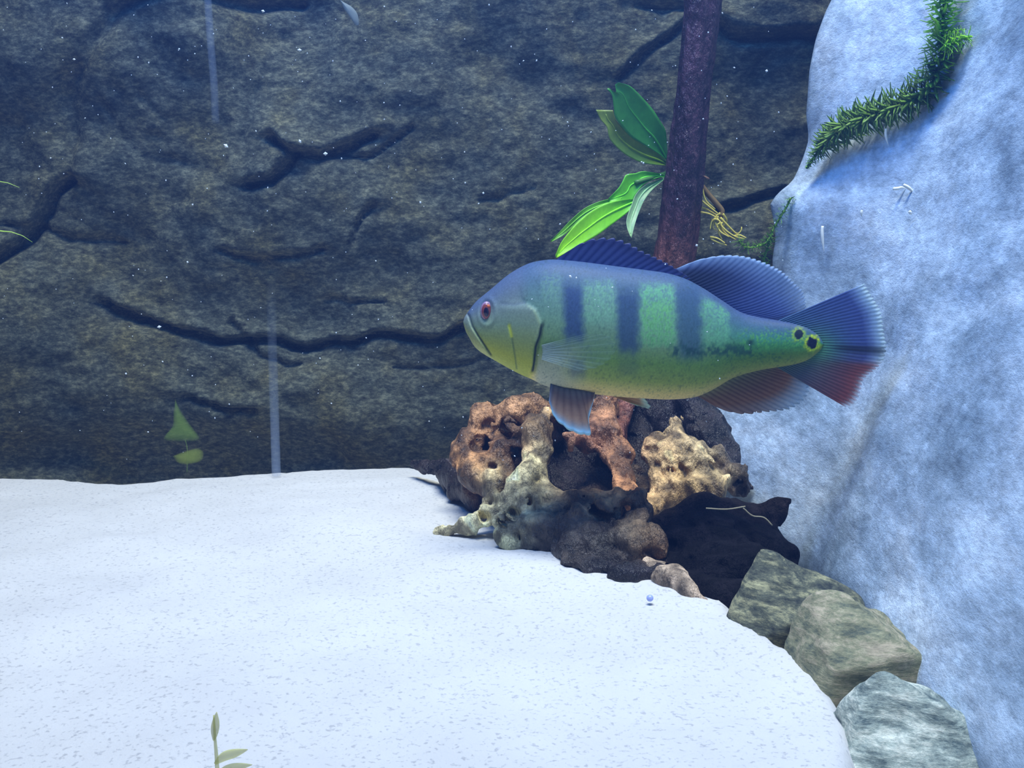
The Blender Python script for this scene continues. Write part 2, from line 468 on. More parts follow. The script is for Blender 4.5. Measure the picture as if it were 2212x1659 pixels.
# ------------------------------------------------------------------ capsule sculpting
def wood_piece(name, caps, holes, parent, h, amp, seed, k=0.0040, label=None, mat=None, gamp=1.0, wgain=1.0):
    segs = []
    for ch, colr in caps:
        pts = [(P(x, y, Y), (r*1.14+5)*Y/FPX) for x, y, Y, r in ch]
        for a, b_ in zip(pts[:-1], pts[1:]): segs.append((a, b_, lin(colr)))
    allp = np.array([p for s in segs for p in (s[0][0], s[1][0])]); R = max(max(s[0][1], s[1][1]) for s in segs)+0.012
    lo = allp.min(0)-R; hi = allp.max(0)+R; lo[2] = max(lo[2], -0.03)
    ax = [np.arange(lo[i], hi[i]+h, h) for i in range(3)]
    G = np.meshgrid(*ax, indexing='ij')
    # warped coordinates make the limbs gnarled
    wx = 0.006*gamp*fbm(G[0]*28, G[1]*28, G[2]*28, 2, seed); wz = 0.006*gamp*fbm(G[0]*28, G[1]*28, G[2]*28, 2, seed+3)
    Xg, Yg, Zg = G[0]+wx, G[1]+wz, G[2]+wx*0.7-wz*0.5
    def cap(Xg, Yg, Zg, s):
        (a, ra), (b_, rb), _ = s
        d = b_-a; L2 = d@d+1e-12
        t = np.clip(((Xg-a[0])*d[0]+(Yg-a[1])*d[1]+(Zg-a[2])*d[2])/L2, 0, 1)
        return np.sqrt((Xg-a[0]-t*d[0])**2+(Yg-a[1]-t*d[1])**2+(Zg-a[2]-t*d[2])**2) - (ra+(rb-ra)*t)
    acc = 0
    for s in segs: acc = acc + np.exp(-np.clip(cap(Xg, Yg, Zg, s), -0.08, 0.3)/k)
    Fd = -k*np.log(acc)
    for (x, y, Y, rx, ry, rd) in holes:
        c = P(x, y, Y); q = Y/FPX
        e = np.sqrt(((Xg-c[0])/(rx*q))**2+((Zg-c[2])/(ry*q))**2+((Yg-c[1])/(rd*q))**2)
        Fd = np.maximum(Fd, -(e-1)*min(rx, ry)*q)
    rid = 1-np.abs(noise3(G[0]*60+G[2]*25, G[1]*60, G[2]*22, seed+7))*2
    rid2 = 1-np.abs(noise3(G[0]*150+G[2]*60, G[1]*150, G[2]*50, seed+8))*2
    Fd = Fd + amp*0.5*rid + amp*0.35*rid2 + amp*0.7*fbm(G[0]*55, G[1]*55, G[2]*40, 3, seed+9)
    Fd = Fd + 0.004*sstep(0.42, 0.8, fbm(G[0]*70, G[1]*60, G[2]*85, 2, seed+25))
    Fd = np.maximum(Fd, -0.025-G[2])
    for i in range(3):
        sl_ = [slice(None)]*3
        for e in (0, -1):
            sl_[i] = e; Fd[tuple(sl_)] = np.maximum(Fd[tuple(sl_)], 0.002)
    V, F = surfnets(Fd, lo, h)
    wsum = 0; col = 0
    for s in segs:
        w = np.exp(-np.clip(cap(V[:, 0], V[:, 1], V[:, 2], s), -0.05, 0.3)/0.006)
        wsum = wsum + w; col = col + w[:, None]*s[2][None, :]
    col = col/wsum[:, None]
    pat = fbm(V[:, 0]*70+V[:, 2]*20, V[:, 1]*70, V[:, 2]*34, 4, seed+21)
    pit = sstep(0.45, 0.8, fbm(V[:, 0]*70, V[:, 1]*60, V[:, 2]*85, 2, seed+25))
    col = col*np.clip(1+0.75*pat, 0.25, 1.8)[:, None]*(1-0.5*pit)[:, None]
    rot_ = sstep(0.05, 0.45, fbm(V[:, 0]*42, V[:, 1]*42, V[:, 2]*36, 3, seed+41))[:, None]*0.75
    col = col*wgain
    col = col*(1-rot_)+rot_*np.minimum(col, lin((44, 34, 30)))
    o = add(name, V, F, mat or mWood, parent, colors=np.clip(col, 0.002, 1))
    if label: o['label'] = label
    return o

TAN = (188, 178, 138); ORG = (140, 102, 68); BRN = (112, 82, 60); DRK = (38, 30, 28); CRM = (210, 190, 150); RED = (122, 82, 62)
dw = empty('driftwood', P(1180, 1180, 0.83)); tag(dw, 'gnarled tan and dark brown driftwood root with tall trunk on the sand', 'driftwood')
SHADED = (62, 62, 54)  # dark tone puts the lower front's shade into the wood colour
caps = [
    ([(1178,975,.862,13),(1160,1020,.850,14),(1135,1060,.842,18),(1080,1105,.838,22),(1010,1135,.842,14),(944,1151,.848,7)], TAN),
    ([(1135,1060,.842,18),(1135,1105,.830,28),(1105,1130,.822,28)], TAN),
    ([(1105,1140,.818,26),(1080,1172,.808,18),(1100,1190,.800,12)], (120,122,92)),
    ([(1150,1145,.818,30),(1190,1160,.808,28),(1120,1185,.800,16)], SHADED),
    ([(1135,1105,.828,26),(1180,1110,.828,22)], (140,130,100)),
    ([(1066,1026,.874,10),(1070,1062,.862,12),(1062,1104,.844,17)], TAN),
    ([(990,968,.925,14),(1022,966,.915,24),(1058,988,.900,24),(1085,1012,.890,18)], ORG),
    ([(1016,952,.930,14),(1055,912,.935,18),(1095,897,.935,20),(1140,892,.935,22),(1190,892,.935,16)], ORG),
    ([(1050,946,.912,14),(1095,935,.905,18),(1138,930,.90,18)], ORG),
    ([(1062,985,.905,18),(1100,962,.900,14),(1150,960,.885,14)], (140,92,56)),
    ([(1180,895,.90,14),(1160,930,.885,16),(1168,965,.875,15),(1178,985,.868,14)], (150,122,84)),
    ([(1000,985,.915,16),(1030,1020,.90,20),(1065,1045,.88,16),(1110,1045,.868,12),(1150,1030,.856,12)], (140,100,60)),
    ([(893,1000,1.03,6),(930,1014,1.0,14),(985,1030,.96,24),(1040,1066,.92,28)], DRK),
    ([(1040,1010,.94,34),(1120,960,.955,44),(1180,930,.96,36)], DRK),  # dark fill behind the upper cavities, coloured to shade them
    ([(1312,850,.935,28),(1318,930,.915,26),(1340,990,.895,20),(1358,1060,.86,16),(1380,1130,.81,14),(1408,1196,.765,4)], (140,98,66)),
    ([(1318,935,.915,26),(1270,948,.90,18),(1225,952,.89,12),(1178,975,.87,12)], RED),
    ([(1165,1040,.85,11),(1190,1080,.84,14),(1240,1100,.828,20),(1300,1094,.815,14),(1345,1080,.81,11),(1372,1066,.82,10)], (118,92,64)),
    ([(1240,1112,.825,20),(1290,1128,.805,22),(1345,1140,.788,20),(1390,1180,.768,12),(1412,1203,.76,4)], (100,84,62)),
    ([(1180,1120,.825,18),(1230,1145,.80,20),(1290,1158,.782,13),(1345,1166,.775,9)], (112,104,90)),
    ([(1225,1150,.80,18),(1228,1190,.775,16),(1240,1215,.758,11)], (70,62,54)),
    ([(1240,990,.98,60),(1200,1070,.95,60),(1300,1090,.93,60),(1250,1140,.87,40),(1160,1165,.86,30),(1340,1180,.86,40)], (24,20,22)),  # near black fill behind, the hollow's shade put into the colour
    ([(1250,1195,.785,22),(1330,1205,.775,26),(1400,1212,.772,24)], (17,15,19)),  # near black here and below: shade under the arch put into colour
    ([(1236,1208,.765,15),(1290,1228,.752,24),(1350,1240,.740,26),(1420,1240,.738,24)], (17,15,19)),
]
holes = [(1262,1012,.86,40,38,130),(1215,1000,.86,22,26,100),(1295,1035,.86,24,28,100),(1068,930,.90,22,8,60),(1050,963,.895,12,9,50),(1122,978,.89,24,13,70),(1105,915,.92,16,10,60),(1140,1003,.885,22,10,70),
         (1305,1075,.80,34,8,80),(1108,1050,.85,14,8,40),(1064,1077,.835,7,7,26),(1108,1112,.815,7,7,26),(1085,1130,.815,6,6,26),(1150,1085,.82,5,10,26),(1040,1125,.825,6,5,26),(1290,1112,.80,16,6,30),(1340,1120,.785,14,5,30)]
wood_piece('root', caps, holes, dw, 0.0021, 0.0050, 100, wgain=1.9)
caps2 = [
    ([(1460,900,.93,10),(1455,945,.915,16),(1440,985,.90,20),(1450,1025,.888,30),(1490,1058,.872,32),(1530,1068,.866,24)], (184,152,104)),
    ([(1455,945,.915,16),(1490,985,.90,16),(1530,1010,.885,16),(1565,1035,.872,16)], (200,176,130)),
    ([(1440,985,.90,20),(1405,972,.905,12),(1395,985,.90,8)], (166,128,88)),
    ([(1440,1030,.89,26),(1420,1070,.875,22),(1412,1100,.855,15)], (170,138,96)),
    ([(1500,1020,.885,26),(1540,1045,.87,22)], (190,164,120)),
    ([(1400,890,.985,40),(1480,880,.985,40),(1530,930,.965,40),(1565,1000,.935,32),(1588,1045,.90,18),(1600,1068,.88,7)], (34,30,32)),
    ([(1370,960,.97,50),(1380,1060,.93,50),(1390,1110,.89,30)], (26,22,24)),
    ([(1545,990,.90,18),(1575,1020,.888,20),(1582,1055,.88,18)], (60,48,44)),
]
holes2 = [(1450,1042,.845,20,6,40),(1555,1020,.855,14,8,40)]
wood_piece('knot', caps2, holes2, dw, 0.0021, 0.0058, 140, wgain=1.4)
# trunk that rises from the root behind the fish
tp = [(1318,960,.925),(1330,900,.95),(1375,760,.985),(1430,640,.99),(1462,545,.985),(1475,430,.98),(1486,300,.975),(1497,180,.97),(1510,60,.965),(1520,-40,.96),(1540,-200,.95)]
tr_px = [34,34,36,42,44,42,38,34,36,40,42]
tpw = resample([P(*q) for q in tp], 110)
rad = np.interp(np.linspace(0, 1, 110), np.linspace(0, 1, len(tp)), [r*.97/FPX for r in tr_px])
Vt, Ft = tube(tpw, rad, 40, lambda u, a: 1+0.10*np.sin(a*3+u*5)+0.05*np.sin(a*8-u*9)+0.05*noise3(u*60, np.cos(a)*3, np.sin(a)*3, 3))
base = lin((70, 46, 52)); pat = fbm(Vt[:, 0]*130, Vt[:, 1]*130, Vt[:, 2]*18, 3, 61)
ct = base[None, :]*(1+0.6*np.clip(pat, -1, 1))[:, None]
redw = sstep(0.02, -0.06, Vt[:, 2]-0.25)
ct = ct*(1-redw[:, None]*0.6)+redw[:, None]*0.6*lin((150, 92, 66))
tag(add('trunk', Vt, Ft, mWood, dw, colors=ct), 'tall dark purple brown trunk rising behind the fish')

dk = empty('dark_log', P(1540, 1290, 0.72)); tag(dk, 'nearly black hollow log lying between driftwood root and banded stone', 'log')
caps3 = [
    ([(1415,1140,.83,26),(1500,1125,.825,36),(1590,1118,.82,34),(1655,1112,.82,26),(1688,1088,.82,5)], (30,25,27)),
    ([(1430,1180,.80,40),(1540,1180,.79,62),(1640,1180,.79,54),(1700,1205,.79,34)], (17,15,20)),
    ([(1460,1230,.765,34),(1560,1240,.75,56),(1640,1245,.755,44),(1680,1250,.75,36)], (16,15,19)),
    ([(1470,1262,.735,22),(1500,1285,.72,26),(1560,1296,.708,30),(1610,1300,.70,34)], (18,16,19)),
    ([(1400,1215,.765,8),(1375,1195,.78,12)], (60,50,44)),
]
wood_piece('log_body', caps3, [(1560,1170,.745,60,20,30)], dk, 0.0026, 0.0026, 180, mat=mLog)
# thin pale root lines on the log
for pts in ([(1605,1097),(1625,1114),(1650,1118),(1668,1135)], [(1525,1098),(1570,1100),(1610,1094)]):
    w = resample([P(x, y, .775) for x, y in pts], 16)
    add('rootlet', *tube(w, 0.0006, 6), plain('pale_root', (0.42, 0.36, 0.22), 0.6), dk)
# pale stub at the log's foot, tan put in for sand in shade
wood_piece('patch', [([(1395,1222,.752,14),(1440,1255,.735,22),(1490,1285,.712,16),(1520,1305,.70,6)], (196,172,146))], [], dk, 0.0022, 0.0016, 220, label='pale tan stub at the foot')

# ------------------------------------------------------------------ stones
def stone(name, label, c, axes, rot, seed, mat, planes=(), bev=0.012, h=0.0024):
    R = np.array(Matrix.Rotation(rot[2], 3, 'Z') @ Matrix.Rotation(rot[1], 3, 'Y') @ Matrix.Rotation(rot[0], 3, 'X'))
    r = max(axes)*1.5
    ax = np.arange(-r, r, h)
    G = np.meshgrid(ax, ax, ax, indexing='ij')
    L = [sum(R[j, i]*G[j] for j in range(3)) for i in range(3)]
    p = 6.5
    F = ((np.abs(L[0])/axes[0])**p+(np.abs(L[1])/axes[1])**p+(np.abs(L[2])/axes[2])**p)**(1/p)
    F = (F-1)*min(axes)
    for n, d in planes:
        n = np.array(n, float); n /= np.linalg.norm(n)
        F = np.maximum(F, (L[0]*n[0]+L[1]*n[1]+L[2]*n[2])-d)
    wx = [g+ci for g, ci in zip(G, c)]
    F = F + 0.006*fbm(wx[0]*26, wx[1]*30, wx[2]*30, 2, seed) + 0.0012*fbm(wx[0]*90, wx[1]*90, wx[2]*140, 2, seed+4)
    V, Fc = surfnets(F, np.array([ax[0]]*3)+np.array(c), h)
    return tag(add(name, V, Fc, mat), label, 'stone', 'stones along the foot of the boulder')

mS1 = stone_mat('banded_stone', (0.020, 0.028, 0.028), (0.11, 0.12, 0.08), (0.42, 0.40, 0.22), (0.2, -0.25, 0.3))
mS2 = stone_mat('mottled_stone', (0.09, 0.11, 0.08), (0.26, 0.26, 0.15), (0.52, 0.44, 0.30), (0.4, 0.9, 0.2))
mS3 = stone_mat('pale_stone', (0.08, 0.12, 0.12), (0.34, 0.40, 0.34), (0.80, 0.82, 0.68), (0.1, 0.35, 0.3))
stone('stone', 'dark grey green banded stone leaning beside the black log', P(1712, 1345, 0.668), (0.035, 0.034, 0.031), (0.1, 0.45, -0.2), 301, mS1, [((-0.8, -0.5, 0.5), 0.028)])
stone('stone', 'mottled olive and tan stone between the other two', P(1850, 1430, 0.600), (0.033, 0.032, 0.028), (0.15, 0.48, 0.2), 311, mS2, [((-0.7, -0.3, 0.8), 0.027)])
stone('stone', 'pale mottled stone at the bottom right corner', P(1975, 1662, 0.515), (0.042, 0.034, 0.032), (0.25, 0.55, 0.15), 321, mS3, [((-0.6, -0.5, 0.7), 0.026)])

# ------------------------------------------------------------------ the fish
FY = 0.78
q1 = FY/FPX
top = np.array([(1001,694),(1004,684),(1012,672),(1030,650),(1060,625),(1100,592),(1140,570),(1175,562),(1205,561),(1260,566),(1330,575),(1400,584),(1440,590),(1480,602),(1520,623),(1560,649),(1600,674),(1640,685),(1680,692),(1715,699),(1745,709),(1768,725),(1779,742)], float)
bot = np.array([(1001,696),(1005,712),(1012,726),(1032,755),(1081,785),(1122,807),(1145,817),(1186,835),(1249,846),(1336,856),(1394,860),(1452,862),(1499,857),(1526,847),(1547,836),(1584,815),(1632,801),(1680,793),(1715,787),(1745,777),(1768,760),(1779,745)], float)
thk = np.array([(1001,4),(1006,12),(1015,22),(1035,34),(1060,44),(1100,57),(1150,70),(1200,77),(1300,80),(1400,76),(1500,64),(1600,46),(1680,30),(1730,18),(1765,7),(1779,2)], float)
def sm(arr, x):    # smooth interpolation
    return np.interp(x, *resample(arr, 400).T)
topr = resample(top, 600); botr = resample(bot, 600); thr = resample(thk, 300)
def fish_top(x): return np.interp(x, topr[:, 0], topr[:, 1])
def fish_bot(x): return np.interp(x, botr[:, 0], botr[:, 1])
def fish_thk(x): return np.interp(x, thr[:, 0], thr[:, 1])
def fish_bend(x): return -0.034*((np.clip(x-1480, 0, None))/400.0)**2 + 0.012*((np.clip(1300-x, 0, None))/300.0)**1.6
NC, NA = 420, 168
u = np.linspace(0, 1, NC); xc = 1001.0 + 775.0*(0.9*u + 0.1*u**2)*1.0
xc = 1001.0 + 778.0*np.where(u < 0.08, (u/0.08)**1.8*0.05, 0.05+(u-0.08)/0.92*0.95)
ang = np.linspace(0, 2*math.pi, NA, endpoint=False)
XC = np.repeat(xc[:, None], NA, 1)
sf = (1-np.cos(ang))/2
PY = fish_top(xc)[:, None]*(1-sf) + fish_bot(xc)[:, None]*sf
YO = -fish_thk(xc)[:, None]*np.sign(np.sin(ang))*np.abs(np.sin(ang))**0.85     # first half faces the viewer
def polyx(pts, y): 
    p = np.array(pts, float); return np.interp(y, p[:, 1], p[:, 0])
op_edge = [(1128,645),(1157,664),(1169,694),(1164,717),(1155,746),(1153,781),(1146,806)]
def dline(px, py, pts):
    d, s_ = segdist(px, py, np.array(pts, float)); return d
edgex = polyx(op_edge, PY)
dop = XC-edgex                                   # <0 = on the gill cover
bul = np.where((PY > 645) & (PY < 812), 1.0, 0.0)*sstep(640, 665, PY)
cover = bul*sstep(2.5, -2.5, dop)*sstep(1060, 1120, XC)*6.0
slit = dline(XC, PY, [(1167,697),(1164,717),(1156,740),(1153,772),(1150,795)])
cover -= 5*np.exp(-((slit-2)/4.0)**2)*(dop > -3)
pre = dline(XC, PY, [(1100,697),(1106,725),(1112,760),(1116,792)])
cover -= 2.2*np.exp(-(pre/2.6)**2)
mouth = dline(XC, PY, [(1009,676),(1015,684),(1022,703),(1034,722),(1047,741),(1061,763)])
cover -= 5.0*np.exp(-(mouth/3.2)**2)
lip = sstep(0, 4, polyx([(1009,676),(1015,684),(1022,703),(1034,722),(1047,741),(1061,763),(1075,785)], PY)-XC)*(PY > 676)
cover += 4.0*lip
brow = dline(XC, PY, [(1084,652),(1110,653),(1132,648)])
cover -= 1.5*np.exp(-(brow/4.0)**2)
orb = np.hypot((XC-1052)/15, (PY-670)/23)
cover -= 4.0*np.exp(-(orb/0.9)**2); cover += 2.5*np.exp(-((orb-1.25)/0.25)**2)
YO = YO*(1+0*cover) - np.sign(np.sin(ang))*cover*np.clip(np.abs(np.sin(ang))*1.6, 0, 1)
YF = FY + fish_bend(XC) + YO*q1
VF = Pn(XC, PY, YF)
# keep the outline where it is seen: evaluate position at the mid plane, then push in depth
VF0 = Pn(XC, PY, FY + fish_bend(XC)); VF = VF0.copy(); VF[..., 1] += YO*q1

def grad(s, stops):
    ss = [a for a, _ in stops]; cc = np.array([c for _, c in stops], float)
    return np.stack([np.interp(s, ss, cc[:, k]) for k in range(3)], -1)
SF = (PY-fish_top(XC))/(fish_bot(XC)-fish_top(XC)+1e-6)
head = grad(SF, [(0,(66,88,160)),(.12,(80,102,166)),(.3,(104,128,164)),(.5,(112,142,148)),(.66,(126,150,106)),(.84,(156,170,62)),(1,(160,174,80))])
mid = grad(SF, [(0,(58,84,158)),(.12,(68,100,162)),(.22,(80,118,162)),(.42,(98,144,154)),(.56,(104,146,128)),(.70,(104,148,78)),(.84,(134,158,84)),(.94,(206,190,140)),(1,(224,204,168))])
tail = grad(SF, [(0,(54,76,154)),(.2,(52,96,152)),(.38,(52,128,140)),(.52,(56,130,92)),(.72,(88,132,66)),(.9,(122,148,84)),(1,(150,160,110))])
wh_ = sstep(12, -12, dop)*(PY > 640) + sstep(1150, 1110, XC)*(PY <= 640); wh_ = np.clip(wh_, 0, 1)[..., None]
wt = sstep(1460, 1640, XC)[..., None]
C = mid*(1-wt)+tail*wt; C = C*(1-wh_)+head*wh_
nzA = fbm(XC/9, PY/9, np.sign(YO)*3, 3, 71); nzB = fbm(XC/3.2, PY/3.2, np.sign(YO)*3, 2, 72)
def blend(C, m, col): m = np.clip(m, 0, 1)[..., None]; return C*(1-m)+np.array(col, float)*m
def box(x0, x1, y0, y1, e=9, ey_=14):
    return sstep(x0-e, x0+e, XC+nzA*4)*sstep(x1+e, x1-e, XC+nzA*4)*sstep(y0-ey_, y0+ey_, PY+nzA*5)*sstep(y1+ey_, y1-ey_, PY+nzA*5)
C = blend(C, sstep(1145, 1165, XC)*sstep(1290, 1190, XC)*sstep(735, 790, PY+0.35*(XC-1150))*(1-wh_[..., 0])*0.85, (150, 164, 190))
# dark bars and pale green patches
C = blend(C, box(1255, 1322, 604, 690)*(0.55+0.5*nzB), (108, 172, 172))
C = blend(C, box(1374, 1450, 612, 735)*(0.65+0.5*nzB), (96, 178, 158))
C = blend(C, box(1378, 1446, 650, 735)*(0.35+0.5*nzB), (98, 182, 120))
C = blend(C, box(1506, 1566, 640, 740)*sstep(0.04, 0.12, SF)*(0.6+0.5*nzB), (92, 172, 158))
C = blend(C, box(1170, 1208, 590, 660)*(0.35+0.5*nzB), (104, 158, 170))
C = blend(C, box(1216, 1254, 612, 728, 11, 20)*0.85, (40, 66, 150))
C = blend(C, box(1328, 1371, 622, 752, 11, 20)*0.78, (38, 66, 142))
C = blend(C, box(1455, 1504, 612, 765, 12, 22)*0.68, (40, 74, 146))
C = blend(C, box(1228, 1258, 770, 806, 8)*0.55, (70, 88, 140))
C = blend(C, box(1330, 1372, 765, 800, 10)*0.35, (70, 100, 110))
dash = box(1440, 1640, 742, 764, 10, 6)*sstep(-0.1, 0.35, nzA)
C = blend(C, dash*0.7, (26, 66, 92))
C = blend(C, box(1450, 1700, 730, 775, 30, 12)*0.35*sstep(-0.3, 0.5, nzB), (30, 88, 84))
C = blend(C, box(1590, 1740, 712, 752, 20, 10)*sstep(-0.2, 0.5, nzB)*0.7, (84, 176, 96))
C = blend(C, (np.exp(-(np.hypot((XC-1612), (PY-735))/7)**2)), (24, 64, 80))
o1 = np.hypot(XC-1752, PY-740)+nzA*3; o2 = np.hypot(XC-1722, PY-721)+nzA*4
C = blend(C, sstep(23, 16, o1)*(0.8+0.5*nzB)+0.6*sstep(24, 10, o2)*(0.7+0.6*nzB), (186, 216, 44))
C = blend(C, sstep(13.5, 10, o1), (12, 22, 70)); C = blend(C, sstep(10.5, 7, o2), (18, 36, 70))
C = blend(C, sstep(1740, 1770, XC)*sstep(24, 30, o1)*0.6, (48, 100, 130))
# head lines
C = blend(C, np.exp(-(pre/1.6)**2)*0.6*(PY > 715), (60, 88, 70))
C = blend(C, np.exp(-(dline(XC, PY, [(1100,697),(1105,720)])/3.0)**2)*0.9, (196, 214, 60))
C = blend(C, np.exp(-(slit/2.6)**2)*0.9, (24, 36, 58))
C = blend(C, np.exp(-((dop+5)/3.0)**2)*bul*(PY < 730)*0.5, (150, 176, 160))
C = blend(C, np.exp(-(mouth/1.6)**2)*0.75, (50, 66, 88))
C = blend(C, lip*0.55, (128, 144, 160)); C = blend(C, lip*sstep(725, 760, PY)*0.7, (170, 180, 130))
C = blend(C, np.exp(-(brow/3)**2)*0.4, (66, 84, 140))
C = blend(C, np.exp(-(dline(XC, PY, [(1124,615),(1127,635),(1134,651)])/3)**2)*0.35, (60, 84, 130))
C = blend(C, sstep(0.45, 0.75, nzB)*0.25*(1-wh_[..., 0]), (40, 70, 90))
fish_gain = np.array([1.18, 1.10, 0.64])
C = C*0.86 + 0.14*C.mean(-1, keepdims=True)
fcol = lin(C.reshape(-1, 3))*fish_gain
fish = empty('peacock_bass', P(1400, 862, FY))
fish.name = 'fish'
tag(fish, 'blue green fish with three dark bars hovering over the driftwood', 'fish')
fv = VF.reshape(-1, 3); ff = gridfaces(NC, NA, True).tolist()
ff = [f[::-1] for f in ff]
ff.append([k for k in range(NA)]); ff.append([(NC-1)*NA+k for k in range(NA)][::-1])
add('body', fv, ff, mFish, fish, colors=np.clip(fcol, 0, 1))

def ellip(c, r, n=20, m=14, squash=1.0):
    th = np.linspace(0, math.pi, m); ph = np.linspace(0, 2*math.pi, n, endpoint=False)
    T, Q = np.meshgrid(th, ph, indexing='ij')
    V = np.stack([np.sin(T)*np.cos(Q)*r[0], -np.cos(T)*r[1], np.sin(T)*np.sin(Q)*r[2]], -1).reshape(-1, 3)+np.asarray(c)
    return V, [f[::-1] for f in gridfaces(m, n, True).tolist()]
mIris = plain('iris_red', tuple(lin((128, 66, 66))), 0.25); mRim = plain('eye_rim', tuple(lin((150, 120, 150))), 0.3)
mPupil = plain('pupil_black', (0.012, 0.01, 0.03), 0.1)
mGlint = plain('orange_glint', tuple(lin((214, 110, 60))), 0.3)
def eye_at(sgn):
    xx, yy = 1052, 669
    c = P(xx, yy, FY+float(fish_bend(xx)))
    fr_ = (yy-fish_top(xx))/(fish_bot(xx)-fish_top(xx))
    a_ = math.acos(1-2*fr_)
    tk = float(fish_thk(xx)*abs(math.sin(a_))**0.85)*q1
    c[1] += sgn*(tk-4.5*q1)
    e = add('eye', *ellip(c, (13.5*q1, 8*q1, 21*q1)), mRim, fish)
    c2 = c+np.array([0, sgn*3.5*q1, 0])
    add('iris', *ellip(c2, (11.0*q1, 6.5*q1, 17.5*q1)), mIris, e)
    c3 = c+np.array([-0.5*q1, sgn*6.5*q1, -1.0*q1])
    add('pupil', *ellip(c3, (6.6*q1, 4.8*q1, 11.5*q1)), mPupil, e)
    c4 = c+np.array([4*q1, sgn*7.0*q1, 11*q1])
    add('glint', *ellip(c4, (3.6*q1, 2.6*q1, 3.6*q1)), mGlint, e)  # painted eye highlight, an orange bead
eye_at(-1); eye_at(1)

def fin(name, basep, tipp, nr, colf, yb=0.0, yt=0.0, th=1.6, rows=16, per=6, scallop=0.04, raycol=None, label=None, rayr=1.3, splay=0.0, bow=0.0, skew=1.0):
    n = nr*per+1
    Bp = resample(basep, n); Tp = resample(tipp, 801)[np.round(800*np.linspace(0, 1, n)**skew).astype(int)]
    uu = np.linspace(0, 1, n); vv = np.linspace(0, 1, rows)
    ph = np.abs(np.cos(math.pi*nr*uu))       # 1 on a ray
    Tq = Bp + (Tp-Bp)*(1-scallop*(1-ph))[:, None]
    PX = Bp[None, :, 0]*(1-vv[:, None])+Tq[None, :, 0]*vv[:, None]
    PYf = Bp[None, :, 1]*(1-vv[:, None])+Tq[None, :, 1]*vv[:, None]
    U = np.repeat(uu[None, :], rows, 0); Vv = np.repeat(vv[:, None], n, 1)
    if bow:
        dxy = Tq-Bp; nrm = np.stack([-dxy[:, 1], dxy[:, 0]], 1)
        PX = PX + bow*nrm[None, :, 0]*(4*vv*(1-vv))[:, None]; PYf = PYf + bow*nrm[None, :, 1]*(4*vv*(1-vv))[:, None]
    yc = FY + fish_bend(PX) + (yb + (yt-yb)*Vv + splay*np.sin(U*math.pi*nr*0.5)*Vv)*q1
    base = Pn(PX, PYf, yc)
    hw = (th*(1-0.75*Vv)*(0.45+0.55*ph[None, :]))*q1 + 0.00005
    A = base.copy(); A[..., 1] -= hw; Bk = base.copy(); Bk[..., 1] += hw
    V = np.concatenate([A.reshape(-1, 3), Bk.reshape(-1, 3)]); m = rows*n
    f = gridfaces(rows, n); F = np.concatenate([f[:, ::-1], f+m]).tolist()
    for j in range(n-1):
        a = (rows-1)*n+j; F.append([a, a+1, a+1+m, a+m][::-1]); F.append([j, j+1, j+1+m, j+m])
    for i in range(rows-1):
        a = i*n; F.append([a, a+n, a+n+m, a+m][::-1]); a = i*n+n-1; F.append([a, a+n, a+n+m, a+m])
    rgba = colf(U, Vv, ph[None, :]*np.ones_like(U), PX, PYf).reshape(-1, 4)
    rgba[:, :3] = lin(rgba[:, :3])*np.array([1.0, 1.08, 0.76])
    o = add(name, V, F, mFin, fish, colors=np.vstack([rgba, rgba]))
    if label: o['label'] = label
    if raycol is not None:
        for k in range(nr+1):
            j = min(k*per, n-1)
            cpts = base[:, j, :]
            rr = rayr*q1*np.linspace(1, 0.35, rows)
            rc = rgba.reshape(rows, n, 4)[:, j, :3]*np.array(raycol)
            Vr, Fr = tube(cpts, rr, 6)
            al = rgba.reshape(rows, n, 4)[:, j, 3]
            cc = np.repeat(np.hstack([rc, np.clip(al*1.15, 0, 1)[:, None]]), 6, 0)
            add('fin_ray', Vr, Fr, mFin, o, colors=cc)
    return o

def cmix(stops, s):
    return grad(s, stops)
def c_dorsal(U, V, ph, X, Y):
    c = cmix([(0,(46,60,132)),(.6,(42,52,124)),(1,(36,42,104))], V); c = c + (ph[..., None]-0.5)*26
    return np.concatenate([np.clip(c, 4, 255), np.full(U.shape+(1,), 0.93)], -1)
fin('spiny_dorsal_fin', [(1204,566),(1260,572),(1330,581),(1400,590),(1482,606)],
    [(1206,558),(1236,536),(1272,518),(1308,513),(1336,516),(1364,527),(1386,541),(1418,556),(1450,573),(1494,602)], 17, c_dorsal, skew=0.62, scallop=0.10, raycol=(2.6,2.6,2.4), rayr=1.3, th=1.2)
def c_soft(U, V, ph, X, Y):
    c = cmix([(0,(46,60,128)),(.5,(62,78,156)),(1,(120,142,206))], V)
    dark = sstep(0.62, 0.1, U)*sstep(1.0, 0.3, V)*0.45 + sstep(0.8, 1.0, U)*0.35
    c = c*(1-dark[..., None]) + (ph[..., None]-0.5)*34
    a = 0.95-0.55*sstep(0.55, 1.0, V)*sstep(0.35, 0.75, U)
    return np.concatenate([np.clip(c, 4, 255), a[..., None]], -1)
fin('soft_dorsal_fin', [(1462,596),(1510,622),(1555,652),(1600,679),(1640,690),(1668,694)],
    [(1462,580),(1502,563),(1546,553),(1583,551),(1617,555),(1653,567),(1684,582),(1700,594),(1716,610),(1734,628),(1740,648),(1741,667),(1728,684)], 30, c_soft, skew=0.55, scallop=0.035, raycol=(1.35,1.35,1.3), rayr=1.0, th=1.2, yt=4, per=4, bow=0.06)
